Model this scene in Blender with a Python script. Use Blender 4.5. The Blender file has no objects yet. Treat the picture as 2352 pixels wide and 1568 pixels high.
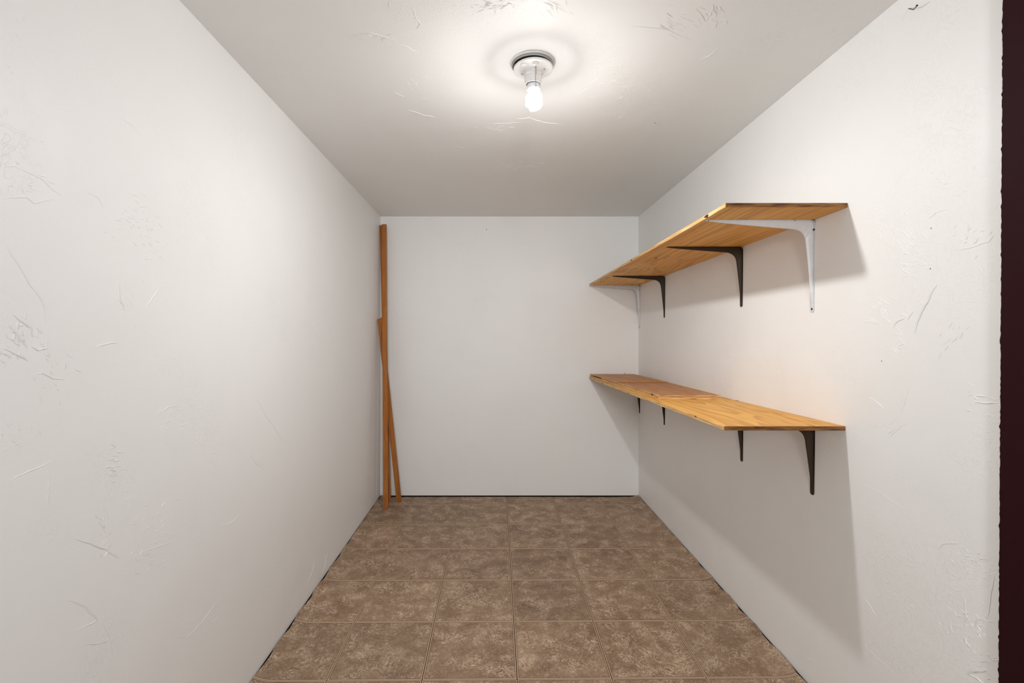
import bpy, math, random
from mathutils import Vector
random.seed(7)

# ------------------------------------------------------------------ calibration (2352x1568 frame)
W, H, F = 2352, 1568, 1117.0
VX, VY = 1131.0, 775.0            # horizon point straight ahead of the camera
S = 0.3048 / 105.5                # metres per pixel on the back wall (12 inch floor tiles)
D = F * S                         # back wall distance
ZC = (1140 - VY) * S              # camera height above floor at the back wall
def XL(y): return (874 - VX) * S + (1145.7 - VX) / F * (y - D)
def XR(y): return (1466.5 - VX) * S + (1116 - VX) / F * (y - D)
def ZF(y): return (VY - 749) / F * (y - D)
def ZT(y): return (1140 - 497) * S + (VY - 789) / F * (y - D)
YF = -0.20                        # front wall (behind the camera)
AR = math.atan((VX - 1116) / F)   # turn of the right wall

# ------------------------------------------------------------------ camera, world, exposure
scene = bpy.context.scene
col = scene.collection
cam_d = bpy.data.cameras.new('camera')
cam = bpy.data.objects.new('camera', cam_d); col.objects.link(cam)
cam.location = (0, 0, ZC); cam.rotation_euler = (math.pi / 2, 0, 0)
cam_d.sensor_width = 36.0; cam_d.lens = F * 36.0 / W
cam_d.shift_x = (W / 2 - VX) / W; cam_d.shift_y = (VY - H / 2) / W
cam_d.clip_start = 0.02
scene.camera = cam
BULB = 15.0                       # radiance of the spiral tube
DOWN = 29.5                       # watts of the point light added just below the bulb
WORLD = 0.6                       # even fill light from the world, through the open doorway behind the camera
world = bpy.data.worlds.new('world'); scene.world = world; world.use_nodes = True
world.node_tree.nodes['Background'].inputs[0].default_value = (0.9, 0.95, 1.0, 1)
world.node_tree.nodes['Background'].inputs[1].default_value = WORLD
scene.view_settings.view_transform = 'Standard'
scene.view_settings.look = 'None'
scene.view_settings.gamma = 1.0
scene.view_settings.use_curve_mapping = False
scene.view_settings.exposure = 0.0
hl = bpy.data.lights.new('fill_light', 'POINT'); hl.energy = 145.0; hl.shadow_soft_size = .25; hl.color = (1.0, .997, .99)   # added fill lamp behind the camera, brightens the back of the closet
ho = bpy.data.objects.new('fill_light', hl); col.objects.link(ho)
ho.location = (0.1, -2.0, 1.45)

def on_right(px, py, off=0.0):
    k = (VX - 1116) / F
    y = (XR(0) - off) / ((px - VX) / F + k)
    return Vector(((px - VX) / F * y, y, ZC + (VY - py) / F * y))
def on_left(px, py, off=0.0):
    k = (1145.7 - VX) / F
    y = (XL(0) + off) / ((px - VX) / F - k)
    return Vector(((px - VX) / F * y, y, ZC + (VY - py) / F * y))
def on_back(px, py, off=0.0):
    y = D - off
    return Vector(((px - VX) / F * y, y, ZC + (VY - py) / F * y))
def on_ceil(px, py, off=0.0):
    k = (VY - 789) / F
    y = (ZT(0) - off - ZC) / ((VY - py) / F - k)
    return Vector(((px - VX) / F * y, y, ZC + (VY - py) / F * y))
def on_floor(px, py):
    k = (VY - 749) / F
    y = (ZF(0) - ZC) / ((VY - py) / F - k)
    return Vector(((px - VX) / F * y, y, ZC + (VY - py) / F * y))

# ------------------------------------------------------------------ material helpers
class M:
    def __init__(s, name):
        s.m = bpy.data.materials.new(name); s.m.use_nodes = True
        s.t = s.m.node_tree; s.b = s.t.nodes['Principled BSDF']
    def n(s, kind, **kw):
        nd = s.t.nodes.new(kind)
        for k, v in kw.items():
            if k.startswith('i_'):
                key = k[2:]; key = int(key) if key.isdigit() else key.replace('_', ' ')
                nd.inputs[key].default_value = v
            else: setattr(nd, k, v)
        return nd
    def l(s, a, b): s.t.links.new(a, b)
    def ramp(s, fac, stops, interp='LINEAR'):
        r = s.n('ShaderNodeValToRGB'); r.color_ramp.interpolation = interp
        e = r.color_ramp.elements
        while len(e) < len(stops): e.new(0.5)
        for i, (p, c) in enumerate(stops):
            e[i].position = p
            e[i].color = (c, c, c, 1) if isinstance(c, (int, float)) else (*c, 1)
        s.l(fac, r.inputs[0]); return r.outputs[0]
    def math(s, op, a, b=None, c=None):
        nd = s.n('ShaderNodeMath', operation=op)
        for i, v in enumerate((a, b, c)):
            if v is None: continue
            if isinstance(v, (int, float)): nd.inputs[i].default_value = v
            else: s.l(v, nd.inputs[i])
        return nd.outputs[0]
    def mix(s, fac, a, b, mode='MIX'):
        nd = s.n('ShaderNodeMix', data_type='RGBA', blend_type=mode)
        for i, v in ((0, fac), (6, a), (7, b)):
            if isinstance(v, (int, float)): nd.inputs[i].default_value = v
            elif isinstance(v, tuple): nd.inputs[i].default_value = (*v, 1)
            else: s.l(v, nd.inputs[i])
        return nd.outputs[2]
    def noise(s, vec, scale, detail=2, rough=0.5, dist=0.0):
        nd = s.n('ShaderNodeTexNoise', i_Scale=scale, i_Detail=detail, i_Roughness=rough, i_Distortion=dist)
        s.l(vec, nd.inputs['Vector']); return nd.outputs['Fac']
    def coord(s, kind='Object', scale=(1, 1, 1), loc=(0, 0, 0)):
        c = s.n('ShaderNodeTexCoord'); mp = s.n('ShaderNodeMapping')
        mp.inputs['Scale'].default_value = scale; mp.inputs['Location'].default_value = loc
        s.l(c.outputs[kind], mp.inputs[0]); return mp.outputs[0]
    def bump(s, height, strength, dist, prev=None):
        b = s.n('ShaderNodeBump'); b.inputs['Strength'].default_value = strength
        b.inputs['Distance'].default_value = dist
        s.l(height, b.inputs['Height'])
        if prev: s.l(prev, b.inputs['Normal'])
        return b.outputs[0]
    def base(s, v, rough=None, normal=None, spec=None):
        if isinstance(v, tuple): s.b.inputs['Base Color'].default_value = (*v, 1)
        else: s.l(v, s.b.inputs['Base Color'])
        if rough is not None:
            if isinstance(rough, (int, float)): s.b.inputs['Roughness'].default_value = rough
            else: s.l(rough, s.b.inputs['Roughness'])
        if normal: s.l(normal, s.b.inputs['Normal'])
        if spec is not None: s.b.inputs['Specular IOR Level'].default_value = spec
        return s.m

def plaster(name, colour, amount, rough=0.45):
    m = M(name); v = m.coord()
    peel = m.noise(v, 260, 2, 0.5)
    mask = m.ramp(m.noise(v, 3.1, 2, 0.6, 0.4), [(0.50, 0.0), (0.66, 1.0)])
    rid = m.noise(v, 34, 3, 0.55, 1.6)
    rid = m.ramp(rid, [(0.46, 0.0), (0.5, 1.0), (0.54, 0.0)])
    swirl = m.math('MULTIPLY', rid, mask)
    broad = m.noise(v, 5.0, 2, 0.5)
    n1 = m.bump(peel, 0.16 * amount, 0.0012)
    n2 = m.bump(swirl, 0.30 * amount, 0.0015, n1)
    n3 = m.bump(broad, 0.22, 0.012, n2)
    c = m.mix(m.ramp(m.noise(v, 2.0, 3), [(0.35, 0.0), (0.7, 1.0)]), colour, tuple(x * 0.975 for x in colour))
    return m.base(c, rough, n3, 0.35)

MAT = {}
MAT['wall'] = plaster('white_wall_paint', (0.88, 0.872, 0.858), 1.0)
MAT['ceil'] = plaster('white_ceiling_paint', (0.88, 0.87, 0.852), 1.0, 0.6)

def vinyl():
    m = M('brown_vinyl_tile')
    uv = m.n('ShaderNodeUVMap'); sp = m.n('ShaderNodeSeparateXYZ'); m.l(uv.outputs[0], sp.inputs[0])
    def edge(o): return m.math('SUBTRACT', 0.5, m.math('ABSOLUTE', m.math('SUBTRACT', o, 0.5)))
    d = m.math('MINIMUM', edge(sp.outputs[0]), edge(sp.outputs[1]))
    v = m.coord()
    oi = m.n('ShaderNodeObjectInfo')
    off = m.n('ShaderNodeVectorMath', operation='ADD'); m.l(v, off.inputs[0])
    sc = m.n('ShaderNodeVectorMath', operation='SCALE'); sc.inputs[0].default_value = (7.3, 3.9, 1.7)
    m.l(oi.outputs['Random'], sc.inputs['Scale']); m.l(sc.outputs[0], off.inputs[1]); v = off.outputs[0]
    cloud = m.noise(v, 9, 4, 0.6, 0.6)
    fine = m.noise(v, 105, 4, 0.7, 1.0)
    vein = m.ramp(m.noise(v, 34, 5, 0.68, 2.0), [(0.445, 0.0), (0.495, 1.0), (0.545, 0.0)])
    vmask = m.ramp(m.noise(v, 16, 3, 0.6), [(0.42, 0.0), (0.62, 1.0)])
    grain = m.noise(v, 420, 2, 0.6)
    c = m.ramp(cloud, [(0.30, (0.180, 0.108, 0.064)), (0.5, (0.255, 0.164, 0.104)), (0.70, (0.350, 0.240, 0.158))])
    c = m.mix(m.ramp(fine, [(0.50, 0.0), (0.72, 0.8)]), c, (0.52, 0.385, 0.265))
    c = m.mix(m.math('MULTIPLY', m.math('MULTIPLY', vein, vmask), 0.9), c, (0.74, 0.59, 0.43))
    c = m.mix(m.ramp(grain, [(0.35, 0.45), (0.6, 0.0)]), c, (0.13, 0.078, 0.048))
    tone = m.n('ShaderNodeHueSaturation'); m.l(c, tone.inputs['Color'])
    m.l(m.math('MULTIPLY_ADD', oi.outputs['Random'], 0.22, 1.0), tone.inputs['Value']); c = tone.outputs[0]
    band = m.ramp(d, [(0.0, 0.0), (0.004, 1.0), (0.0125, 1.0), (0.0155, 0.0)])
    c = m.mix(band, c, (0.56, 0.395, 0.265))
    dk = m.ramp(d, [(0.0140, 0.0), (0.0165, 0.9), (0.0205, 0.9), (0.0245, 0.0)])
    c = m.mix(dk, c, (0.15, 0.092, 0.058))
    nb = m.bump(m.math('ADD', m.math('MULTIPLY', fine, 0.5), m.math('MULTIPLY', band, -1.0)), 0.35, 0.0008)
    return m.base(c, 0.48, nb, 0.22)
MAT['vinyl'] = vinyl()

def plain(name, c, rough, spec=0.5, metal=0.0):
    m = M(name); v = m.coord()
    cc = m.mix(m.noise(v, 60, 3), tuple(x * 0.9 for x in c), tuple(min(1, x * 1.08) for x in c))
    m.b.inputs['Metallic'].default_value = metal
    return m.base(cc, rough, m.bump(m.noise(v, 300, 2), 0.08, 0.0005), spec)
MAT['subfloor'] = plain('dark_subfloor', (0.020, 0.012, 0.009), 0.9, 0.1)
MAT['trim'] = plain('dark_maroon_paint', (0.026, 0.006, 0.008), 0.6, 0.06)
MAT['white_metal'] = plain('white_enamel', (0.66, 0.66, 0.67), 0.35)
MAT['dark_metal'] = plain('dark_brown_enamel', (0.034, 0.019, 0.0085), 0.5, 0.25)
MAT['screw'] = plain('blackened_screw', (0.012, 0.011, 0.010), 0.5)
MAT['steel'] = plain('steel', (0.35, 0.34, 0.33), 0.35, 0.5, 0.9)
MAT['porcelain'] = plain('white_porcelain', (0.80, 0.78, 0.76), 0.25)
MAT['box'] = plain('galvanised_box', (0.40, 0.40, 0.39), 0.5, 0.5, 0.3)
MAT['black'] = plain('dark_gap', (0.025, 0.025, 0.025), 0.9, 0.1)
MAT['cfl_base'] = plain('cfl_base_plastic', (0.76, 0.78, 0.82), 0.4)

def glow():
    m = M('glowing_tube')
    m.base((0.9, 0.9, 0.9), 0.4)
    m.b.inputs['Emission Color'].default_value = (1.0, 0.99, 0.98, 1)
    m.b.inputs['Emission Strength'].default_value = BULB
    return m.m
MAT['glow'] = glow()

def ply_face(name, light, mid, dark, seed, along='y'):
    """rotary-cut plywood: long wavering grain lines along the board"""
    m = M(name)
    sc = (1, 0.12, 1) if along == 'y' else (1, 1, 0.05)
    v = m.coord(scale=sc, loc=(seed, seed * 1.7, 0))
    w = m.noise(v, 5.5, 3, 0.5, 0.7)
    rings = m.math('FRACT', m.math('MULTIPLY', w, 13.0))
    late = m.ramp(rings, [(0.0, 0.0), (0.55, 0.25), (0.85, 1.0), (0.93, 0.9), (1.0, 0.0)])
    v2 = m.coord(scale=(1, 0.03, 1) if along == 'y' else (1, 1, 0.02), loc=(seed, 0, seed))
    fib = m.noise(v2, 230, 3, 0.6)
    big = m.noise(m.coord(scale=(1, 0.4, 1), loc=(seed * 3, 0, 0)), 6, 3)
    c = m.mix(m.ramp(big, [(0.3, 0.0), (0.7, 1.0)]), light, mid)
    c = m.mix(m.math('MULTIPLY', late, 0.54), c, dark)
    c = m.mix(m.ramp(fib, [(0.45, 0.0), (0.75, 0.35)]), c, dark)
    nb = m.bump(fib, 0.12, 0.0006)
    return m.base(c, 0.48, nb, 0.2)
MAT['ply'] = ply_face('varnished_plywood_face', (0.90, 0.51, 0.135), (0.79, 0.40, 0.08), (0.43, 0.165, 0.022), 2.3)
MAT['ply_top'] = ply_face('bounce_dulled_plywood_top', (0.40, 0.31, 0.21), (0.35, 0.27, 0.18), (0.26, 0.18, 0.11), 1.2)  # unseen upper face, dulled to cut orange bounce onto the wall
MAT['ply2'] = ply_face('reddish_plywood_face', (0.56, 0.27, 0.10), (0.49, 0.22, 0.075), (0.33, 0.125, 0.038), 5.1)

def ply_edge(name, light, mid, dark):
    m = M(name)
    v = m.coord(scale=(1, 0.06, 2.2))
    a = m.noise(v, 120, 3, 0.65, 0.4)
    c = m.ramp(a, [(0.3, dark), (0.46, mid), (0.62, light)])
    v2 = m.coord(scale=(1, 0.5, 1.5))
    gap = m.ramp(m.noise(v2, 42, 1, 0.4), [(0.70, 0.0), (0.73, 1.0)])
    c = m.mix(gap, c, (0.05, 0.02, 0.008))
    return m.base(c, 0.5, m.bump(a, 0.2, 0.0006), 0.3)
MAT['ply_edge'] = ply_edge('raw_plywood_edge', (0.78, 0.54, 0.27), (0.62, 0.35, 0.12), (0.36, 0.16, 0.045))
def ply_end(name):
    m = M(name)
    v = m.coord(scale=(0.10, 1, 1))
    a = m.noise(v, 210, 2, 0.6)
    c = m.ramp(a, [(0.35, (0.095, 0.036, 0.011)), (0.62, (0.30, 0.13, 0.034))])
    return m.base(c, 0.5, None, 0.3)
MAT['ply_end'] = ply_end('varnished_plywood_end')
def ply_lines(name):
    m = M(name)
    a = m.noise(m.coord(scale=(0.05, 1, 1)), 380, 2, 0.6)
    c = m.ramp(a, [(0.36, (0.40, 0.17, 0.05)), (0.48, (0.66, 0.38, 0.15)), (0.62, (0.80, 0.54, 0.27))])
    return m.base(c, 0.5, None, 0.25)
MAT['ply_lines'] = ply_lines('plywood_sheet_edge')
MAT['strip'] = ply_face('stained_strip_wood', (0.46, 0.175, 0.040), (0.39, 0.138, 0.029), (0.24, 0.075, 0.016), 8.4, 'z')
MAT['strip_edge'] = ply_face('stained_strip_edge', (0.40, 0.18, 0.065), (0.31, 0.125, 0.04), (0.16, 0.055, 0.016), 4.4, 'z')

# ------------------------------------------------------------------ mesh helpers
def link(name, verts, faces, mats, parent=None, smooth=False, mi=None, uvs=None):
    me = bpy.data.meshes.new(name); me.from_pydata([tuple(v) for v in verts], [], faces)
    for mt in (mats if isinstance(mats, (list, tuple)) else [mats]): me.materials.append(MAT[mt])
    if mi:
        for p, k in zip(me.polygons, mi): p.material_index = k
    if uvs:
        lay = me.uv_layers.new(name='UVMap')
        for lp in me.loops: lay.data[lp.index].uv = uvs[lp.vertex_index]
    if smooth:
        for p in me.polygons: p.use_smooth = True
    me.update()
    o = bpy.data.objects.new(name, me); col.objects.link(o)
    if parent: o.parent = parent
    return o
def fix(o):
    import bmesh
    bm = bmesh.new(); bm.from_mesh(o.data); bmesh.ops.recalc_face_normals(bm, faces=bm.faces)
    bm.to_mesh(o.data); bm.free(); return o
def tag(o, label=None, cat=None, group=None, kind=None):
    for k, v in (('label', label), ('category', cat), ('group', group), ('kind', kind)):
        if v: o[k] = v
    return o
def empty(name, loc, rz=0.0):
    o = bpy.data.objects.new(name, None); col.objects.link(o)
    o.location = loc; o.rotation_euler = (0, 0, rz); o.empty_display_size = 0.05
    return o
HEX = [(0, 3, 2, 1), (4, 5, 6, 7), (0, 1, 5, 4), (1, 2, 6, 5), (2, 3, 7, 6), (3, 0, 4, 7)]
class Acc:
    def __init__(s): s.v, s.f = [], []
    def add(s, verts, faces):
        b = len(s.v); s.v += [Vector(x) for x in verts]; s.f += [tuple(i + b for i in f) for f in faces]; return s
    def hexa(s, p): return s.add(p, HEX)
    def lathe(s, prof, n=40, c=(0, 0, 0)):
        vs, fs = [], []
        for (r, z) in prof:
            for k in range(n):
                a = 2 * math.pi * k / n
                vs.append((c[0] + r * math.cos(a), c[1] + r * math.sin(a), c[2] + z))
        for i in range(len(prof) - 1):
            for k in range(n):
                k2 = (k + 1) % n
                fs.append((i * n + k, i * n + k2, (i + 1) * n + k2, (i + 1) * n + k))
        return s.add(vs, fs)
    def tube(s, pts, rad, n=8, cap=True):
        pts = [Vector(p) for p in pts]
        up = None; vs, fs = [], []
        for i, p in enumerate(pts):
            t = (pts[min(i + 1, len(pts) - 1)] - pts[max(i - 1, 0)]).normalized()
            if up is None:
                up = t.orthogonal().normalized()
            up = (up - t * up.dot(t)).normalized()
            sd = t.cross(up)
            r = rad[i] if isinstance(rad, (list, tuple)) else rad
            for k in range(n):
                a = 2 * math.pi * k / n
                vs.append(p + (up * math.cos(a) + sd * math.sin(a)) * r)
        for i in range(len(pts) - 1):
            for k in range(n):
                k2 = (k + 1) % n
                fs.append((i * n + k, i * n + k2, (i + 1) * n + k2, (i + 1) * n + k))
        if cap:
            fs.append(tuple(range(n))[::-1]); fs.append(tuple((len(pts) - 1) * n + k for k in range(n)))
        return s.add(vs, fs)
    def build(s, name, mat, parent=None, smooth=False):
        return fix(link(name, s.v, s.f, mat, parent, smooth))

# ------------------------------------------------------------------ room shell
GAP = 0.007
def slab_left(y0, y1):
    return [(XL(y0) - .1, y0, ZF(y0) + GAP), (XL(y0), y0, ZF(y0) + GAP), (XL(y1), y1, ZF(y1) + GAP), (XL(y1) - .1, y1, ZF(y1) + GAP),
            (XL(y0) - .1, y0, ZT(y0)), (XL(y0), y0, ZT(y0)), (XL(y1), y1, ZT(y1)), (XL(y1) - .1, y1, ZT(y1))]
def slab_right(y0, y1, zb=None, zt=None):
    b0, b1 = (ZF(y0) + GAP, ZF(y1) + GAP) if zb is None else (zb, zb)
    t0, t1 = (ZT(y0), ZT(y1)) if zt is None else (zt, zt)
    return [(XR(y0), y0, b0), (XR(y0) + .1, y0, b0), (XR(y1) + .1, y1, b1), (XR(y1), y1, b1),
            (XR(y0), y0, t0), (XR(y0) + .1, y0, t0), (XR(y1) + .1, y1, t1), (XR(y1), y1, t1)]
DY0, DY1, DH = 0.17, 0.885, 1.765       # door opening in the right wall, beside the camera

a = Acc().hexa([(-1.0, YF - .1, ZF(YF - .1) - .06), (1.25, YF - .1, ZF(YF - .1) - .06), (1.25, D + .1, ZF(D + .1) - .06), (-1.0, D + .1, ZF(D + .1) - .06),
                (-1.0, YF - .1, ZF(YF - .1) - .003), (1.25, YF - .1, ZF(YF - .1) - .003), (1.25, D + .1, ZF(D + .1) - .003), (-1.0, D + .1, ZF(D + .1) - .003)])
floor = tag(a.build('floor', 'subfloor'), 'brown marbled vinyl floor laid in square tiles with double pale joint lines', kind='structure')
a = Acc().hexa([(-1.0, YF - .1, ZT(YF - .1)), (1.25, YF - .1, ZT(YF - .1)), (1.25, D + .1, ZT(D + .1)), (-1.0, D + .1, ZT(D + .1)),
                (-1.0, YF - .1, ZT(YF - .1) + .08), (1.25, YF - .1, ZT(YF - .1) + .08), (1.25, D + .1, ZT(D + .1) + .08), (-1.0, D + .1, ZT(D + .1) + .08)])
ceiling = tag(a.build('ceiling', 'ceil'), 'white hand-trowelled plaster ceiling', kind='structure')
wall_left = tag(Acc().hexa(slab_left(YF, D)).build('wall_left', 'wall'), 'white hand-trowelled plaster wall on the left', kind='structure')
wr = Acc().hexa(slab_right(DY1, D)).hexa(slab_right(YF, DY0)).hexa(slab_right(DY0, DY1, DH))
wall_right = tag(wr.build('wall_right', 'wall'), 'white plaster wall on the right that carries the shelves', kind='structure')
a = Acc().hexa([(-.95, D, GAP), (1.2, D, GAP), (1.2, D + .1, GAP), (-.95, D + .1, GAP),
                (-.95, D, ZT(D)), (1.2, D, ZT(D)), (1.2, D + .1, ZT(D)), (-.95, D + .1, ZT(D))])
wall_back = tag(a.build('wall_back', 'wall'), 'smooth white wall at the back of the closet', kind='structure')
OX0, OX1, OZ = -.62, .84, 1.80     # open doorway behind the camera
a = Acc()
for (x0, x1, z0, z1) in ((-.95, OX0, ZF(YF), ZT(YF)), (OX1, 1.2, ZF(YF), ZT(YF)), (OX0, OX1, OZ, ZT(YF))):
    a.hexa([(x0, YF - .1, z0), (x1, YF - .1, z0), (x1, YF, z0), (x0, YF, z0), (x0, YF - .1, z1), (x1, YF - .1, z1), (x1, YF, z1), (x0, YF, z1)])
wall_front = tag(a.build('wall_front', 'wall'), 'white wall with an open doorway behind the camera', kind='structure')

# ---- vinyl tiles
T0, TS, TROW = 0.0925, 0.3042, 3.081
def gx(i, y): return T0 + TS * i + 0.0079 * (y - D)
def gy(j, x): return TROW - 0.3048 * j + (0.0026 * max(0, j - 1)) * (x - 0.05)
INS = 0.0014
def curl(x, y):
    z = 0.0
    for dist in (x - XL(y), XR(y) - x):
        if dist < 0.065: z = max(z, 0.015 * (1 - max(dist, 0) / 0.065) ** 2)
    return z
for j in range(0, 13):
    for i in range(-4, 4):
        pts, uvs = [], []
        nx, ny = 8, 2
        ok = False
        edge_l, edge_r = (gx(i, 2.0) < XL(2.0) + .05), (gx(i + 1, 2.0) > XR(2.0) - .05)
        if gx(i + 1, 2) < XL(2) + .01 or gx(i, 2) > XR(2) - .01: continue
        nx = 12 if (edge_l or edge_r) else 1
        ny = 6 if (edge_l or edge_r) else 1
        for b in range(ny + 1):
            for c in range(nx + 1):
                u, v = c / nx, b / ny
                y_mid = TROW - .3048 * j + .3048 * v
                x_l, x_r = gx(i, y_mid) + INS, gx(i + 1, y_mid) - INS
                jag = 0.0025 * math.sin(37 * y_mid + 3) + 0.002 * math.sin(91 * y_mid)
                lo = max(x_l, XL(y_mid) + .006 + jag); hi = min(x_r, XR(y_mid) - .006 + jag)
                # finer steps towards the wall
                uu = u
                if edge_l: uu = u ** 2.2
                if edge_r: uu = 1 - (1 - u) ** 2.2
                x = lo + (hi - lo) * uu
                y = gy(j, x) * (1 - v) + gy(j - 1, x) * v
                y += INS * (1 - 2 * v)
                y = min(y, D - .006 + .002 * math.sin(23 * x)); y = max(y, YF)
                pts.append((x, y, ZF(y) + curl(x, y)))
                uvs.append(((x - gx(i, y)) / TS, (y - gy(j, x)) / (gy(j - 1, x) - gy(j, x))))
        n = len(pts); wrow = nx + 1
        faces = [(b * wrow + c, b * wrow + c + 1, (b + 1) * wrow + c + 1, (b + 1) * wrow + c) for b in range(ny) for c in range(nx)]
        rim = [c for c in range(nx)] + [b * wrow + nx for b in range(ny)] + [ny * wrow + c for c in range(nx, 0, -1)] + [b * wrow for b in range(ny, 0, -1)]
        low = {r: n + k for k, r in enumerate(rim)}
        pts += [(pts[r][0], pts[r][1], ZF(pts[r][1]) - .003) for r in rim]; uvs += [uvs[r] for r in rim]
        for k, r in enumerate(rim):
            r2 = rim[(k + 1) % len(rim)]
            faces.append((r, low[r], low[r2], r2))
        yc = sum(p[1] for p in pts) / len(pts)
        link('floor_tile', pts, faces, 'vinyl', floor, uvs=uvs)

# ---- door with dark painted casing in the right wall
door = tag(empty('door_1', (XR(DY0) , (DY0 + DY1) / 2, ZF(.5)), 0), 'dark maroon painted door and casing at the right edge', kind='structure')
bpy.context.view_layer.update()
def dchild(acc, name):
    o = acc.build(name, 'trim', door); o.matrix_parent_inverse = door.matrix_world.inverted(); return o
PR = 0.012
def casing(y0f, y1f, z0, z1, jagged=False):
    n = 320 if jagged else 1
    vs, fs = [], []
    for k in range(n + 1):
        z = z0 + (z1 - z0) * k / n
        e = (random.uniform(-.0007, .0007) + (0.0018 if random.random() < .05 else 0)) if jagged else 0
        y1 = y1f(z) + e; y0 = y0f(z)
        vs += [(XR(y0) - PR, y0, z), (XR(y1) - PR, y1, z), (XR(y1) + .0, y1, z), (XR(y0) + .0, y0, z)]
    for k in range(n):
        for q in range(4):
            fs.append((k * 4 + q, k * 4 + (q + 1) % 4, k * 4 + 4 + (q + 1) % 4, k * 4 + 4 + q))
    fs += [(0, 3, 2, 1), (n * 4, n * 4 + 1, n * 4 + 2, n * 4 + 3)]
    return Acc().add(vs, fs)
dchild(casing(lambda z: DY1 - .01, lambda z: 0.9455 - .0058 * (z - ZC), ZF(.9) + .003, DH + .06, True), 'casing')
dchild(casing(lambda z: DY0 - .055, lambda z: DY0 + .01, ZF(.1) + .003, DH + .06), 'casing')
dchild(casing(lambda z: DY0 + .01, lambda z: DY1 - .01, DH - .01, DH + .06), 'casing')
dchild(Acc().hexa([(XR(DY0) + .03, DY0 + .002, ZF(DY0) + .01), (XR(DY0) + .065, DY0 + .002, ZF(DY0) + .01), (XR(DY1) + .065, DY1 - .002, ZF(DY1) + .01), (XR(DY1) + .03, DY1 - .002, ZF(DY1) + .01),
                   (XR(DY0) + .03, DY0 + .002, DH - .002), (XR(DY0) + .065, DY0 + .002, DH - .002), (XR(DY1) + .065, DY1 - .002, DH - .002), (XR(DY1) + .03, DY1 - .002, DH - .002)]), 'door_leaf')

# ---- trowel ridges in the plaster
def ridge(acc, pts, nrm, wd, ht):
    """low lens-shaped bead along a polyline on a wall, thinning out at both ends"""
    pts = [Vector(p) for p in pts]; nrm = Vector(nrm)
    L = len(pts); vs, fs = [], []
    for i, p in enumerate(pts):
        t = (pts[min(i + 1, L - 1)] - pts[max(i - 1, 0)]).normalized(); sd = t.cross(nrm).normalized()
        k = math.sin(math.pi * (i + .35) / (L - .3)) ** .6
        w_ = wd * k; h_ = ht * k
        vs += [p - sd * w_ - nrm * .0004, p - sd * w_ * .35 + nrm * h_, p + sd * w_ * .45 + nrm * h_ * .8, p + sd * w_ - nrm * .0004]
    for i in range(L - 1):
        for q in range(3): fs.append((i * 4 + q, i * 4 + q + 1, i * 4 + 5 + q, i * 4 + 4 + q))
    acc.add(vs, fs)
def wander(p, q, n, amp, proj):
    out = []
    ox = oy = 0
    for k in range(n + 1):
        t = k / n
        ox = ox * .6 + random.uniform(-amp, amp); oy = oy * .6 + random.uniform(-amp, amp)
        out.append(proj(p[0] + (q[0] - p[0]) * t + ox, p[1] + (q[1] - p[1]) * t + oy))
    return out
def strokes(proj, nrm, lines, patches, name, parent, mat, boost=1.0):
    acc = Acc()
    for ln in lines:
        *pp, wd, ht = ln
        pts = []
        for p, q in zip(pp[:-1], pp[1:]):
            n = max(3, int(math.hypot(q[0] - p[0], q[1] - p[1]) / 7))
            s = wander(p, q, n, 1.3, proj); pts += s if not pts else s[1:]
        for _ in range(2):                           # round off the corners
            pts = [pts[0]] + [q for a_, b_ in zip(pts[:-1], pts[1:]) for q in (a_.lerp(b_, .25), a_.lerp(b_, .75))] + [pts[-1]]
        ridge(acc, pts, nrm, wd, ht * boost)
    for (cx, cy, rx, ry, ang, ln, cnt, wd, ht) in patches:
        for _ in range(cnt):
            u, v = random.gauss(0, .5), random.gauss(0, .5)
            x, y = cx + u * rx, cy + v * ry
            a = math.radians(ang + random.gauss(0, 22)); l = ln * random.uniform(.5, 1.5) / 2
            ridge(acc, wander((x - math.cos(a) * l, y - math.sin(a) * l), (x + math.cos(a) * l, y + math.sin(a) * l), 4, .9, proj), nrm, wd * random.uniform(.6, 1.2), boost * ht * random.uniform(.4, 1.2))
    o = link(name, acc.v, acc.f, mat, parent, True)
    tag(o, kind='stuff'); return o
mm = .001
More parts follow.
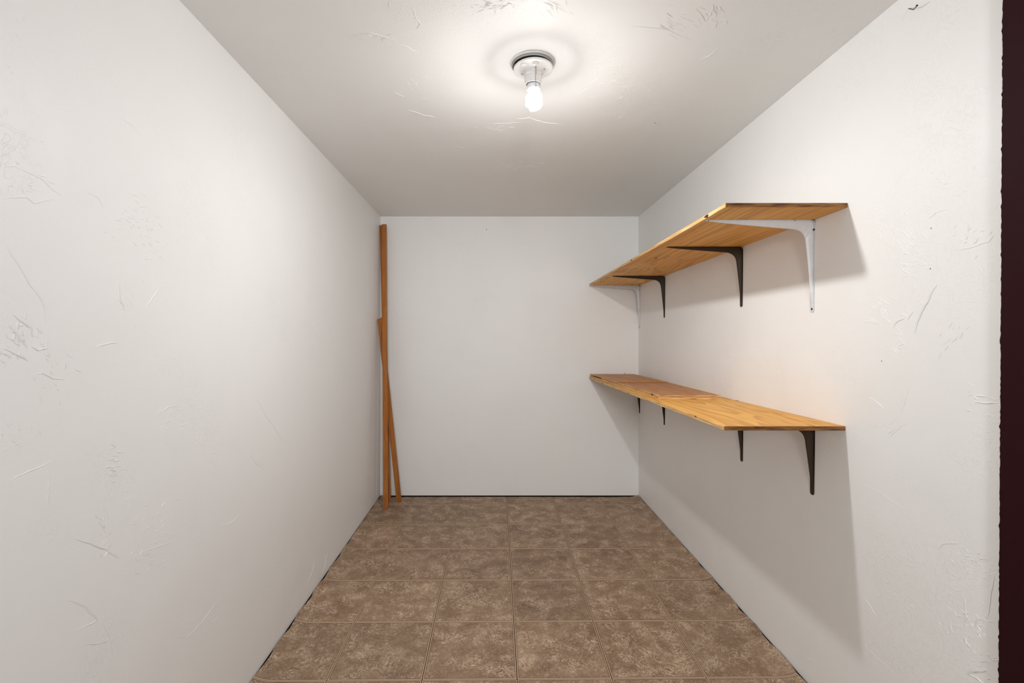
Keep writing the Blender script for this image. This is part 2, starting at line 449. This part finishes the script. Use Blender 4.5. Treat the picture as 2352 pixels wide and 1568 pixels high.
strokes(on_left, (1, 0, 0), [
    ((28, 722), (52, 740), (68, 752), (75, 775), 1.6 * mm, 1.6 * mm), ((72, 795), (88, 805), (110, 800), 1.4 * mm, 1.4 * mm),
    ((18, 745), (40, 770), (62, 800), 1.6 * mm, 1.3 * mm), ((5, 800), (35, 812), (60, 825), 1.6 * mm, 1.4 * mm),
    ((80, 862), (98, 855), (120, 870), (148, 873), 1.2 * mm, 1.0 * mm), ((15, 565), (62, 645), (95, 690), (105, 745), 1.3 * mm, .8 * mm),
    ((30, 380), (85, 405), (142, 452), 1.1 * mm, .7 * mm), ((2, 455), (60, 453), (80, 468), (125, 457), 1.2 * mm, .8 * mm),
    ((271, 650), (276, 690), (284, 707), 1.5 * mm, 1.3 * mm), ((215, 797), (250, 788), (271, 787), 1.4 * mm, 1.2 * mm),
    ((335, 705), (365, 660), 1.2 * mm, .8 * mm), ((590, 918), (615, 962), (654, 1017), 1.2 * mm, .8 * mm),
    ((575, 1042), (590, 1068), (604, 1072), 1.1 * mm, .7 * mm), ((505, 1209), (530, 1198), (550, 1183), 1.2 * mm, .9 * mm),
    ((170, 1238), (215, 1250), (245, 1262), (272, 1282), 1.5 * mm, 1.3 * mm), ((240, 1277), (248, 1268), 1.3 * mm, 1.1 * mm),
    ((150, 1376), (190, 1390), (224, 1425), (175, 1448), 1.3 * mm, 1.0 * mm), ((195, 1478), (225, 1478), (250, 1470), 1.2 * mm, .9 * mm),
    ((235, 1430), (250, 1460), (258, 1510), 1.0 * mm, .6 * mm), ((20, 1105), (70, 1080), (125, 1055), 1.2 * mm, .8 * mm),
    ((395, 1465), (430, 1462), (462, 1430), (510, 1370), 1.2 * mm, .7 * mm), ((716, 1265), (722, 1300), (705, 1345), 1.3 * mm, .9 * mm),
    ((752, 1270), (748, 1295), (738, 1320), 1.2 * mm, 1.0 * mm), ((320, 1270), (360, 1255), (400, 1242), 1.1 * mm, .7 * mm),
    ((110, 1168), (113, 1090), 1.0 * mm, .5 * mm), ((265, 264), (300, 285), (330, 322), 1.0 * mm, .6 * mm),
    ((200, 440), (225, 455), (237, 477), 1.0 * mm, .7 * mm), ((360, 950), (385, 935), (415, 928), 1.2 * mm, .8 * mm)],
    [(35, 780, 55, 60, 50, 14, 34, 1.3 * mm, 1.0 * mm), (310, 505, 55, 60, 35, 11, 40, 1.2 * mm, .8 * mm),
     (345, 555, 35, 60, 60, 10, 26, 1.1 * mm, .7 * mm), (60, 390, 70, 70, 20, 14, 16, 1.1 * mm, .7 * mm),
     (260, 1058, 14, 50, 20, 11, 24, 1.3 * mm, .9 * mm), (355, 1190, 60, 60, -30, 10, 36, 1.1 * mm, .7 * mm),
     (330, 1275, 50, 30, -20, 10, 24, 1.1 * mm, .7 * mm), (240, 1225, 15, 50, 80, 12, 20, 1.2 * mm, .8 * mm),
     (395, 960, 40, 45, -30, 11, 20, 1.1 * mm, .7 * mm), (120, 850, 50, 60, 60, 12, 22, 1.1 * mm, .7 * mm),
     (290, 700, 20, 60, 80, 10, 12, 1.0 * mm, .6 * mm), (40, 1000, 60, 40, 40, 10, 10, 1.0 * mm, .5 * mm),
     (30, 90, 40, 90, 60, 10, 14, 1.0 * mm, .6 * mm), (680, 1400, 40, 60, -60, 14, 10, 1.0 * mm, .5 * mm),
     (450, 1440, 60, 50, -30, 12, 12, 1.0 * mm, .6 * mm)],
    'plaster_ridges', wall_left, 'wall')
strokes(on_right, (-1, 0, 0), [
    ((2152, 655), (2130, 695), (2112, 730), (2100, 765), 1.0 * mm, 1.2 * mm), ((2052, 752), (2062, 738), (2078, 732), 1.0 * mm, 1.0 * mm),
    ((2098, 715), (2086, 735), 1.0 * mm, .8 * mm), ((2137, 503), (2150, 488), (2178, 478), .8 * mm, .6 * mm),
    ((2190, 575), (2240, 566), (2272, 555), (2283, 540), .8 * mm, .6 * mm), ((2240, 908), (2265, 912), 1.0 * mm, 1.0 * mm),
    ((2235, 923), (2262, 925), (2290, 927), 1.0 * mm, 1.0 * mm), ((1995, 912), (2018, 925), (2030, 938), .9 * mm, .8 * mm),
    ((2090, 890), (2080, 925), (2070, 960), .8 * mm, .5 * mm), ((2222, 1548), (2240, 1542), (2265, 1541), 1.2 * mm, 1.3 * mm),
    ((2222, 1548), (2245, 1560), (2265, 1572), 1.2 * mm, 1.2 * mm), ((2218, 1460), (2220, 1475), (2230, 1488), 1.0 * mm, .9 * mm),
    ((2238, 1440), (2245, 1428), (2255, 1420), 1.0 * mm, .9 * mm), ((2285, 1320), (2278, 1360), (2272, 1400), (2268, 1420), .8 * mm, .6 * mm),
    ((2215, 1370), (2219, 1420), (2217, 1450), .8 * mm, .6 * mm), ((2155, 1262), (2165, 1250), (2205, 1247), .8 * mm, .6 * mm),
    ((2015, 1368), (2022, 1371), (2027, 1363), .8 * mm, .8 * mm), ((1985, 1372), (2000, 1392), (2012, 1412), .7 * mm, .5 * mm),
    ((1960, 1105), (2020, 1130), (2080, 1172), .7 * mm, .4 * mm), ((1980, 1480), (2020, 1515), (2060, 1550), .7 * mm, .4 * mm),
    ((2120, 470), (2145, 475), .8 * mm, .6 * mm), ((1855, 1510), (1868, 1517), .9 * mm, .8 * mm)],
    [(2085, 560, 30, 50, 40, 12, 36, .8 * mm, .7 * mm), (2030, 720, 45, 40, 35, 18, 36, .8 * mm, .7 * mm),
     (2105, 610, 40, 40, 30, 14, 24, .8 * mm, .6 * mm), (2065, 790, 30, 30, 30, 14, 16, .8 * mm, .6 * mm),
     (2230, 540, 40, 30, -40, 11, 18, .8 * mm, .6 * mm), (2190, 780, 40, 40, -50, 12, 22, .7 * mm, .5 * mm),
     (2235, 920, 40, 40, 20, 12, 14, .8 * mm, .6 * mm), (2240, 1290, 40, 40, 20, 10, 24, .8 * mm, .6 * mm),
     (2245, 1440, 30, 50, 60, 10, 34, .9 * mm, .8 * mm), (2195, 1415, 30, 40, 30, 12, 14, .8 * mm, .6 * mm),
     (2170, 420, 50, 40, -30, 12, 14, .7 * mm, .5 * mm), (2260, 1520, 30, 40, 10, 12, 12, .8 * mm, .6 * mm),
     (2040, 980, 60, 20, -30, 14, 14, .7 * mm, .4 * mm)],
    'plaster_ridges', wall_right, 'wall', 1.6)
strokes(on_ceil, (0, 0, -1), [
    ((945, 15), (955, 40), (965, 55), (958, 65), 1.0 * mm, .8 * mm), ((800, 85), (850, 75), (885, 85), (915, 95), 1.2 * mm, .9 * mm),
    ((915, 100), (940, 110), (963, 122), 1.0 * mm, .7 * mm), ((905, 212), (930, 225), 1.2 * mm, .8 * mm),
    ((935, 250), (965, 262), (1000, 268), 1.2 * mm, 1.0 * mm), ((1185, 272), (1215, 270), (1255, 281), (1290, 283), 1.5 * mm, 1.1 * mm),
    ((1200, 280), (1130, 283), 1.2 * mm, .6 * mm), ((895, 3), (893, 18), .9 * mm, .6 * mm), ((1110, 368), (1124, 355), 1.3 * mm, .6 * mm),
    ((1600, 20), (1620, 50), (1645, 15), 1.0 * mm, .7 * mm), ((1450, 60), (1520, 65), (1590, 92), 1.0 * mm, .5 * mm),
    ((1605, 140), (1640, 120), (1650, 108), 1.0 * mm, .7 * mm), ((1035, 335), (1075, 340), 1.4 * mm, .6 * mm), ((1180, 150), (1120, 140), 1 * mm, .4 * mm)],
    [(870, 82, 50, 12, 10, 10, 22, 1.0 * mm, .8 * mm), (1130, 12, 40, 14, -10, 14, 30, 1.0 * mm, .7 * mm), (1270, 15, 30, 25, 50, 16, 26, 1.0 * mm, .6 * mm),
     (1560, 55, 60, 30, 20, 14, 24, 1.0 * mm, .6 * mm), (1190, 380, 60, 16, -10, 18, 24, 1.4 * mm, .5 * mm),
     (1150, 290, 80, 14, 5, 16, 14, 1.2 * mm, .5 * mm), (1640, 30, 25, 30, 60, 10, 20, .9 * mm, .6 * mm), (960, 190, 40, 20, 25, 12, 12, 1.0 * mm, .5 * mm),
     (1400, 200, 80, 30, -25, 14, 16, 1.1 * mm, .4 * mm), (1420, 260, 60, 20, -20, 14, 10, 1.1 * mm, .4 * mm), (740, 100, 20, 10, 40, 10, 8, 1.0 * mm, .6 * mm)],
    'plaster_ridges', ceiling, 'ceil', 1.3)
strokes(on_back, (0, -1, 0), [
    ((893, 728), (901, 738), (906, 750), 1.4 * mm, .8 * mm), ((965, 1130), (975, 1133), 2.0 * mm, 1.4 * mm), ((1410, 1120), (1408, 1135), 2.2 * mm, 1.6 * mm)],
    [(1155, 690, 40, 20, 0, 10, 5, 1.2 * mm, .4 * mm), (1430, 1115, 8, 8, 10, 8, 6, 1.4 * mm, .6 * mm)],
    'plaster_ridges', wall_back, 'wall')
def hole(pt, nrm, r, parent):
    nrm = Vector(nrm); u = nrm.orthogonal().normalized(); v = nrm.cross(u)
    vs = [pt + nrm * .0004 + (u * math.cos(k * math.pi / 3) + v * math.sin(k * math.pi / 3)) * r for k in range(6)] 
    vs += [p - nrm * .0015 for p in vs]
    link('nail_hole', vs, [tuple(range(6))] + [(k, 6 + k, 6 + (k + 1) % 6, (k + 1) % 6) for k in range(6)], 'screw', parent)
hole(on_ceil(1505, 282), (0, 0, -1), .0022, ceiling)
hole(on_back(1117, 527), (0, -1, 0), .003, wall_back)
for p in ((2137, 617), (2139, 524), (2025, 829)): hole(on_right(*p), (-1, 0, 0), .0013, wall_right)

# ------------------------------------------------------------------ shelves
ZU = lambda y: (ZC + .3764) + (.3553 - .3764) / (3.215 - 1.3607) * (y - 1.3607)      # top of upper shelf
ZL = lambda y: (ZC - .2495) + (-.2615 + .2495) / (3.215 - 1.369) * (y - 1.369)         # top of lower shelf
def board(name, parent, y0, y1, x0f, x1f, ztop, th, mats):
    """plank with its own faces for veneer, long edges and sawn ends; slightly eased arrises"""
    n = 6; vs, fs, mi = [], [], []
    e = .0009
    for k in range(n + 1):
        y = y0 + (y1 - y0) * k / n; a0, a1, t, b = x0f(y), x1f(y), ztop(y), ztop(y) - th
        vs += [(a0 + e, y, t), (a1, y, t), (a1, y, b), (a0 + e, y, b), (a0, y, b + e), (a0, y, t - e)]
    for k in range(n):
        for q, m_ in zip(range(6), (len(mats) - 1 if len(mats) == 4 else 0, 1, 0, 1, 1, 1)):
            fs.append((k * 6 + q, k * 6 + (q + 1) % 6, k * 6 + 6 + (q + 1) % 6, k * 6 + 6 + q)); mi.append(m_)
    fs += [tuple(range(6)), tuple(n * 6 + q for q in range(6))]; mi += [2, 2]
    o = link(name, vs, fs, mats, None, mi=mi); fix(o)
    if parent: 
        o.parent = parent; o.matrix_parent_inverse = parent.matrix_world.inverted()
    return o

def bracket_mesh(L, Hh, d_arm, d_leg, name):
    """pressed-steel shelf bracket: bent strip with a tapering raised rib; x = away from the wall (negative), z = down"""
    r = .018; t = .0016
    def outer_inner():
        st = []
        arm_end = L * .97; leg_end = Hh - .020
        for k in range(9):                          # arm, tip to root
            s = k / 8; out = arm_end + (.062 - arm_end) * s
            st.append(((out, 0), (out, .0035 + (d_arm - .0035) * s ** .9)))
        for k in range(1, 12):                      # corner
            s = k / 12
            arc = math.pi / 2 * min(1, max(0, (s - .12) / .76))
            if s < .12: P = (.062 + (r - .062) * (s / .12), 0)
            elif s > .88: P = (0, r + (.062 - r) * ((s - .88) / .12))
            else: P = (r - r * math.sin(arc), r - r * math.cos(arc))
            a0, a1, a2 = (.062, d_arm), (d_leg + .002, d_arm + .003), (d_leg, .066)
            Q = tuple((1 - s) ** 2 * a0[i] + 2 * s * (1 - s) * a1[i] + s * s * a2[i] for i in (0, 1))
            st.append((P, Q))
        for k in range(9):
            s = k / 8; dn = .066 + (leg_end - .066) * s
            st.append(((0, dn), (d_leg + (.003 - d_leg) * s ** .92, dn)))
        return st
    st = outer_inner()
    ends = [((L, 0), None)] + st + [((0, Hh - .006), None), ((0, Hh), None)]
    N = len(ends); vs, fs = [], []
    for i, (P, Q) in enumerate(ends):
        P = Vector((P[0], P[1]))
        if Q is None:
            e = Vector((0, 1)) if i == 0 else Vector((1, 0)); dep = t + .0002
        else:
            e = Vector(Q) - P; dep = max(e.length, t + .001); e.normalize()
        f = i / (N - 1)
        wf = .0085 + .0045 * math.sin(math.pi * min(1, max(0, f))) ** 1.5
        if i in (0, N - 1): wf *= .6
        rb = .0062 * min(1, .35 + dep / .03)
        for (w_, dd) in ((-wf, 0), (-wf, t), (-rb, t), (-rb * .62, max(t, dep - .0025)), (-rb * .3, dep), (rb * .3, dep), (rb * .62, max(t, dep - .0025)), (rb, t), (wf, t), (wf, 0)):
            q = P + e * dd
            vs.append((-q.x, w_, -q.y))
    for i in range(N - 1):
        for q in range(10):
            fs.append((i * 10 + q, i * 10 + (q + 1) % 10, i * 10 + 10 + (q + 1) % 10, i * 10 + 10 + q))
    fs += [tuple(range(10)), tuple((N - 1) * 10 + q for q in range(10))]
    return vs, fs
def screw_mesh(rad):
    a = Acc().lathe([(0.0001, .0022), (rad * .55, .0019), (rad, .0006), (rad, -.002)], 12); return a.v, a.f
BM = {}
def bracket(parent, y, zb, kind, sc_mat='screw'):
    """shelf bracket screwed to the right wall; zb = underside of the shelf"""
    L, Hh, da, dl, mat = {'white': (.333, .284, .027, .023, 'white_metal'), 'dark': (.296, .236, .021, .019, 'dark_metal'), 'darklow': (.296, .224, .021, .021, 'dark_metal')}[kind]
    vs, fs = bracket_mesh(L, Hh, da, dl, kind)
    b = fix(link('bracket', vs, fs, mat, None, True))
    b.parent = parent; b.matrix_parent_inverse = parent.matrix_world.inverted()
    b.location = (XR(y) - .0004, y, zb - .0003); b.rotation_euler = (0, 0, AR)
    try: 
        for p in b.data.polygons: p.use_smooth = True
        b.data.set_sharp_from_angle(angle=math.radians(40))
    except Exception: pass
    sv, sf = screw_mesh(.0036)
    for (w_, dn) in ((-.009, .030), (0.0, Hh - .010)):
        s = link('screw', sv, sf, sc_mat, b, True); s.location = (-.0014, w_, -dn); s.rotation_euler = (0, -math.pi / 2, 0)
    for (w_, out) in ((-.004 if kind == 'white' else 0, L - .007), (-.0085, .060)):
        s = link('screw', sv, sf, sc_mat, b, True); s.location = (-out, w_, -.0014); s.rotation_euler = (math.pi, 0, 0); s.scale = (.7, .7, .7)
    tag(b, {'white': 'white enamelled shelf bracket', 'dark': 'dark brown enamelled shelf bracket', 'darklow': 'dark brown enamelled shelf bracket'}[kind])
    return b
TH = .012
up = tag(empty('wall_shelf', (XR(2.3), 2.3, ZU(2.3) - TH)), 'upper plywood wall shelf on two white and two dark brown brackets', 'shelf', 'plywood shelves on the right wall')
lo = tag(empty('wall_shelf', (XR(2.3), 2.3, ZL(2.3) - TH)), 'lower plywood wall shelf with thin boards lying on its far end, dark brackets', 'shelf', 'plywood shelves on the right wall')
bpy.context.view_layer.update()
fr = lambda y: .6525 + (.642 - .6525) / 1.85 * (y - 1.36)
board('shelf_board', up, 1.3607, D - .006, fr, lambda y: XR(y) - .001, ZU, TH, ['ply', 'ply_edge', 'ply_end', 'ply_top'])
board('shelf_board', lo, 1.369, D - .006, fr, lambda y: XR(y) - .001, ZL, TH, ['ply', 'ply_edge', 'ply_end'])
for y, k in ((1.5076, 'white'), (1.926, 'dark'), (2.758, 'dark'), (3.203, 'white')): bracket(up, y, ZU(y) - TH, k)
for y in (1.5076, 1.924, 2.758, 3.203): bracket(lo, y, ZL(y) - TH, 'darklow')
# knots in the plywood faces
def knot(parent, name, x, y, z, rx, ry, below):
    sgn = -1 if below else 1
    vs = [(x + rx * math.cos(a) * random.uniform(.7, 1.2), y + ry * math.sin(a) * random.uniform(.7, 1.2), z + sgn * .0003) for a in [k * math.pi / 5 for k in range(10)]]
    vs += [(v[0], v[1], v[2] - sgn * .002) for v in vs]
    o = link(name, vs, [tuple(range(10))] + [(k, 10 + k, 10 + (k + 1) % 10, (k + 1) % 10) for k in range(10)], 'screw')
    o.parent = parent; o.matrix_parent_inverse = parent.matrix_world.inverted(); fix(o)
def at_z(px, py, zf):
    y = 2.0
    for _ in range(30): y = (zf(y) - ZC) / ((VY - py) / F)
    return (px - VX) / F * y, y
for (px, py, rx, ry) in ((1506, 592, .006, .012), (1516, 621, .003, .006), (1586, 556, .002, .004)):
    x, y = at_z(px, py, lambda q: ZU(q) - TH); knot(up, 'knot', x, y, ZU(y) - TH, rx, ry, True)
for (px, py, rx, ry) in ((1693, 920, .010, .006), (1627, 924, .002, .002)):
    x, y = at_z(px, py, ZL); knot(lo, 'knot', x, y, ZL(y), rx, ry, False)

# thin boards lying on the lower shelf
tA, tB, tC = .0100, .0062, .0036
xa, ya = at_z(1514, 908, lambda y: ZL(y) + tA + tB)
xb, yb = at_z(1651, 907, lambda y: ZL(y) + tA + tB)
xc, yc = at_z(1418, 878, lambda y: ZL(y) + tA + tB + tC)
lin = lambda y, p, q: p + (q - p) * (y - ya) / (D - ya)
oA = board('plywood_sheet', None, ya + .0015, D - .012, lambda y: lin(y, xa - .001, .645), lambda y: lin(y, xb + .003, .955), lambda y: ZL(y) + tA + .0002, tA, ['ply2', 'ply_edge', 'ply_lines'])
tag(oA, 'thick bottom plywood sheet lying directly on the lower shelf', 'board', 'thin boards on the lower shelf')
oB = board('plywood_sheet', None, ya, D - .30, lambda y: lin(y, xa, .648), lambda y: lin(y, xb - .001, .952), lambda y: ZL(y) + tA + tB + .0008, tB - .0006, ['ply2', 'ply_edge', 'ply_lines'])
tag(oB, 'thin reddish plywood sheet with bare near half, middle of the stack on lower shelf', 'board', 'thin boards on the lower shelf')
oC = board('plywood_sheet', None, yc, D - .014, lambda y: lin(y, xa, .643), lambda y: lin(y, xb - .005, .935), lambda y: ZL(y) + tA + tB + tC + .0010, tC, ['ply2', 'ply_edge', 'strip'])
tag(oC, 'topmost thin reddish plywood sheet on lower shelf, against the back wall', 'board', 'thin boards on the lower shelf')

# ------------------------------------------------------------------ wood strips leaning in the back left corner
def strip(base, top, wd, th, label, cut_top=0.0, cut_bot=0.0):
    base, top = Vector(base), Vector(top)
    ax = (top - base); Ln = ax.length; ax.normalize()
    wv = Vector((1, 0, 0)); wv = (wv - ax * wv.dot(ax)).normalized(); tv = ax.cross(wv)      # wv across the face, tv away from camera or to it
    root = empty('wood_strip', base)
    vs = []
    e = .0012
    sec = [(-wd + e, -th), (wd - e, -th), (wd, -th + e), (wd, th - e), (wd - e, th), (-wd + e, th), (-wd, th - e), (-wd, -th + e)]
    n = 5
    for k in range(n + 1):
        for (a_, b_) in sec:
            s = k / n * Ln
            if k == n: s += cut_top * a_
            p = ax * s + wv * a_ + tv * b_
            if k == 0:                               # saw the foot level with the floor
                dz = p.z - cut_bot * (a_ + wd) - (ZF(base.y + p.y) - ZF(base.y))
                p = p - ax * (dz / ax.z) 
            vs.append(p)
    fs, mi = [], []
    for k in range(n):
        for q in range(8):
            fs.append((k * 8 + q, k * 8 + (q + 1) % 8, k * 8 + 8 + (q + 1) % 8, k * 8 + 8 + q)); mi.append(0 if q in (0, 4) else 1)
    fs += [tuple(range(8)), tuple(n * 8 + q for q in range(8))]; mi += [1, 1]
    o = link('strip', vs, fs, ['strip', 'strip_edge'], None, mi=mi); fix(o)
    bpy.data.objects.remove(root)
    o.name = 'wood_strip'; o.location = base
    tag(o, label, 'wood strip', 'wood strips leaning in the corner')
    return o
strip((-.658, 3.001, ZF(3.0)), (-.7035, 3.160, 1.789), .0152, .006, 'tall stained wood strip standing foremost in the back left corner')
strip((-.668, 3.127, ZF(3.127)), (-.7255, 3.2, 1.790), .0150, .006, 'tall wood strip half hidden behind the foremost one in the corner', -.3)
strip((-.600, 3.127, ZF(3.127)), (-.7235, 3.1255, 1.178), .0158, .006, 'shorter stained wood strip leaning left across behind the tall ones', .35, .0)

# ------------------------------------------------------------------ ceiling lamp
LY = 1.464; LX = (1222 - VX) / F * LY; LZ = ZT(LY)
lamp = tag(empty('ceiling_lamp', (LX, LY, LZ)), 'white porcelain pull-chain ceiling lamp with a lit spiral bulb', 'lamp')
OX = .0034
Acc().lathe([(.0575, 0), (.0585, -.0030), (.0615, -.0042), (.0650, -.0030), (.0665, 0)], 56).build('mounting_ring', 'porcelain', lamp, True)
Acc().lathe([(.0598, -.001), (.0598, -.0095), (.0570, -.0095), (.0570, -.001)], 56).build('junction_box', 'box', lamp)
Acc().lathe([(.0535, -.002), (.0535, -.0150)], 48, (OX * .5, 0, 0)).build('gap_shade', 'black', lamp)  # black sleeve standing in for the shade in the gap above the plate
plate = Acc().lathe([(.0001, -.0135), (.0560, -.0135), (.0585, -.0145), (.0592, -.0165), (.0585, -.0190), (.0560, -.0200),
                     (.0480, -.0215), (.0380, -.0235), (.0315, -.0265), (.0278, -.0310), (.0262, -.0360)], 64, (OX, 0, 0)).build('canopy_plate', 'porcelain', lamp, True)
pr = [(.0264, -.034), (.0258, -.040), (.0266, -.0412), (.0266, -.0428), (.0254, -.044), (.0250, -.0495), (.0258, -.0506), (.0258, -.0524), (.0246, -.0536),
      (.0240, -.0600), (.0236, -.0640), (.0222, -.0650), (.0214, -.0630), (.0205, -.050)]
Acc().lathe(pr, 48, (OX, 0, 0)).build('socket', 'porcelain', lamp, True)
# chain boss on the near side, two mounting screws, a raised boss on the left
bo = Acc().lathe([(.0102, .004), (.0098, -.002), (.0080, -.0055), (.0050, -.0072), (.0001, -.0075)], 24, (.0075, -.0395, -.0225)).build('chain_boss', 'porcelain', plate, True)
bo = Acc().lathe([(.0120, .003), (.0105, -.002), (.0080, -.0032), (.0001, -.0036)], 20, (-.0255, -.030, -.0215)).build('screw_boss', 'porcelain', plate, True)
Acc().lathe([(.0042, .002), (.0040, -.0012), (.0028, -.0028), (.0001, -.0032)], 16, (.0345, -.012, -.0228)).build('screw', 'steel', plate, True)
Acc().lathe([(.0042, .002), (.0040, -.0012), (.0028, -.0028), (.0001, -.0032)], 16, (-.0280, .014, -.0228)).build('screw', 'steel', plate, True)
ch = Acc()
for k in range(17):
    z = -.0315 - .0034 * k
    x = .0078 + .0006 * math.sin(k * .5); y = -.0395 + .004 * (k / 17)
    r = .00135 if k < 16 else .0022
    prof = [(max(.00005, r * math.sin(math.pi * q / 5)), r * math.cos(math.pi * q / 5)) for q in range(6)]
    ch.lathe(prof, 8, (x, y, z))
ch.build('pull_chain', 'steel', lamp, True)
bx = OX + .0022
bulb = Acc().lathe([(.0130, -.050), (.0135, -.0640), (.0185, -.0650), (.0196, -.0675), (.0202, -.0790), (.0196, -.0815), (.0140, -.0830), (.0001, -.0830)], 40, (bx - .001, 0, 0)).build('bulb', 'cfl_base', lamp, True)
tag(bulb, 'compact fluorescent bulb')
pts = []
HR, TR = .0190, .0064
turns = 1.75; zt, zb_ = -.0930, -.1320
def hel(s, ph):
    a = ph + 2 * math.pi * turns * s
    rr = HR * (1 - .25 * max(0, (s - .90) / .10) ** 2) * (1 if s > .04 else .75 + .25 * s / .04)
    return (bx + rr * math.cos(a), rr * math.sin(a), zt + (zb_ - zt) * s)
pts = [(hel(0, .6)[0], hel(0, .6)[1], -.081)] + [hel(k / 64, .6) for k in range(65)]
b2 = [hel(k / 64, .6 + math.pi) for k in range(65)][::-1] + [(hel(0, .6 + math.pi)[0], hel(0, .6 + math.pi)[1], -.081)]
mid = Vector(pts[-1]).lerp(Vector(b2[0]), .5); mid.z -= .0045
pts = pts + [tuple(mid)] + b2
Acc().tube(pts, TR, 10).build('spiral_tube', 'glow', bulb, True)

ld = bpy.data.lights.new('bulb_light', 'POINT'); ld.energy = DOWN; ld.color = (1.0, .997, .99)
ld.shadow_soft_size = .024; ld.use_nodes = True
nt = ld.node_tree; em = nt.nodes['Emission']
# hand-shaped spread: strongest downward, cut towards the ceiling so it does not blow out
tc = nt.nodes.new('ShaderNodeTexCoord'); sx = nt.nodes.new('ShaderNodeSeparateXYZ'); rp = nt.nodes.new('ShaderNodeValToRGB')
mr = nt.nodes.new('ShaderNodeMapRange'); mr.inputs['From Min'].default_value = -1; mr.inputs['From Max'].default_value = 1
nt.links.new(tc.outputs['Normal'], sx.inputs[0]); nt.links.new(sx.outputs[2], mr.inputs[0]); nt.links.new(mr.outputs[0], rp.inputs[0]); nt.links.new(rp.outputs[0], em.inputs['Strength'])
cr = rp.color_ramp; cr.interpolation = 'LINEAR'
for k, (c_, v_) in enumerate(((-1, 1.0), (-.6, .90), (-.25, .70), (0, .48), (.1, .37), (.2, .24), (.3, .115), (.38, .075), (.48, .058), (.62, .046), (.8, .024))):
    e_ = cr.elements[k] if k < 2 else cr.elements.new(.5)
    e_.position = (c_ + 1) / 2; e_.color = (v_, v_, v_, 1)
lo_ = bpy.data.objects.new('bulb_light', ld); col.objects.link(lo_); lo_.parent = lamp; lo_.location = (bx, 0, -.150)

# ------------------------------------------------------------------ nails
p0, p1, p2 = on_right(2087, 20, .001), on_right(2099, 22, .014), on_right(2106, 13, .020)
nl = Acc().tube([p0 + Vector((.004, 0, 0)), p0, p0.lerp(p1, .5), p1, p1.lerp(p2, .4), p2], .0009, 8)
o = nl.build('bent_nail', 'dark_metal'); tag(o, 'small bent nail sticking out of the right wall near the ceiling', 'nail')
h = Acc().lathe([(.0001, .001), (.0022, .0006), (.0022, -.0003), (.0001, -.0006)], 12).build('nail_head', 'dark_metal', o)
h.matrix_parent_inverse = o.matrix_world.inverted(); h.location = p2; h.rotation_euler = (p2 - p1).to_track_quat('Z', 'Y').to_euler()
xn, yn = .865, D - .05
zt_ = ZL(yn) + tA + tB + tC
o = Acc().tube([(xn, yn, zt_ - .002), (xn + .0003, yn, zt_ + .006), (xn, yn, zt_ + .012)], .0011, 6).build('nail', 'dark_metal')
tag(o, 'tiny nail standing up from the topmost thin sheet on lower shelf', 'nail')
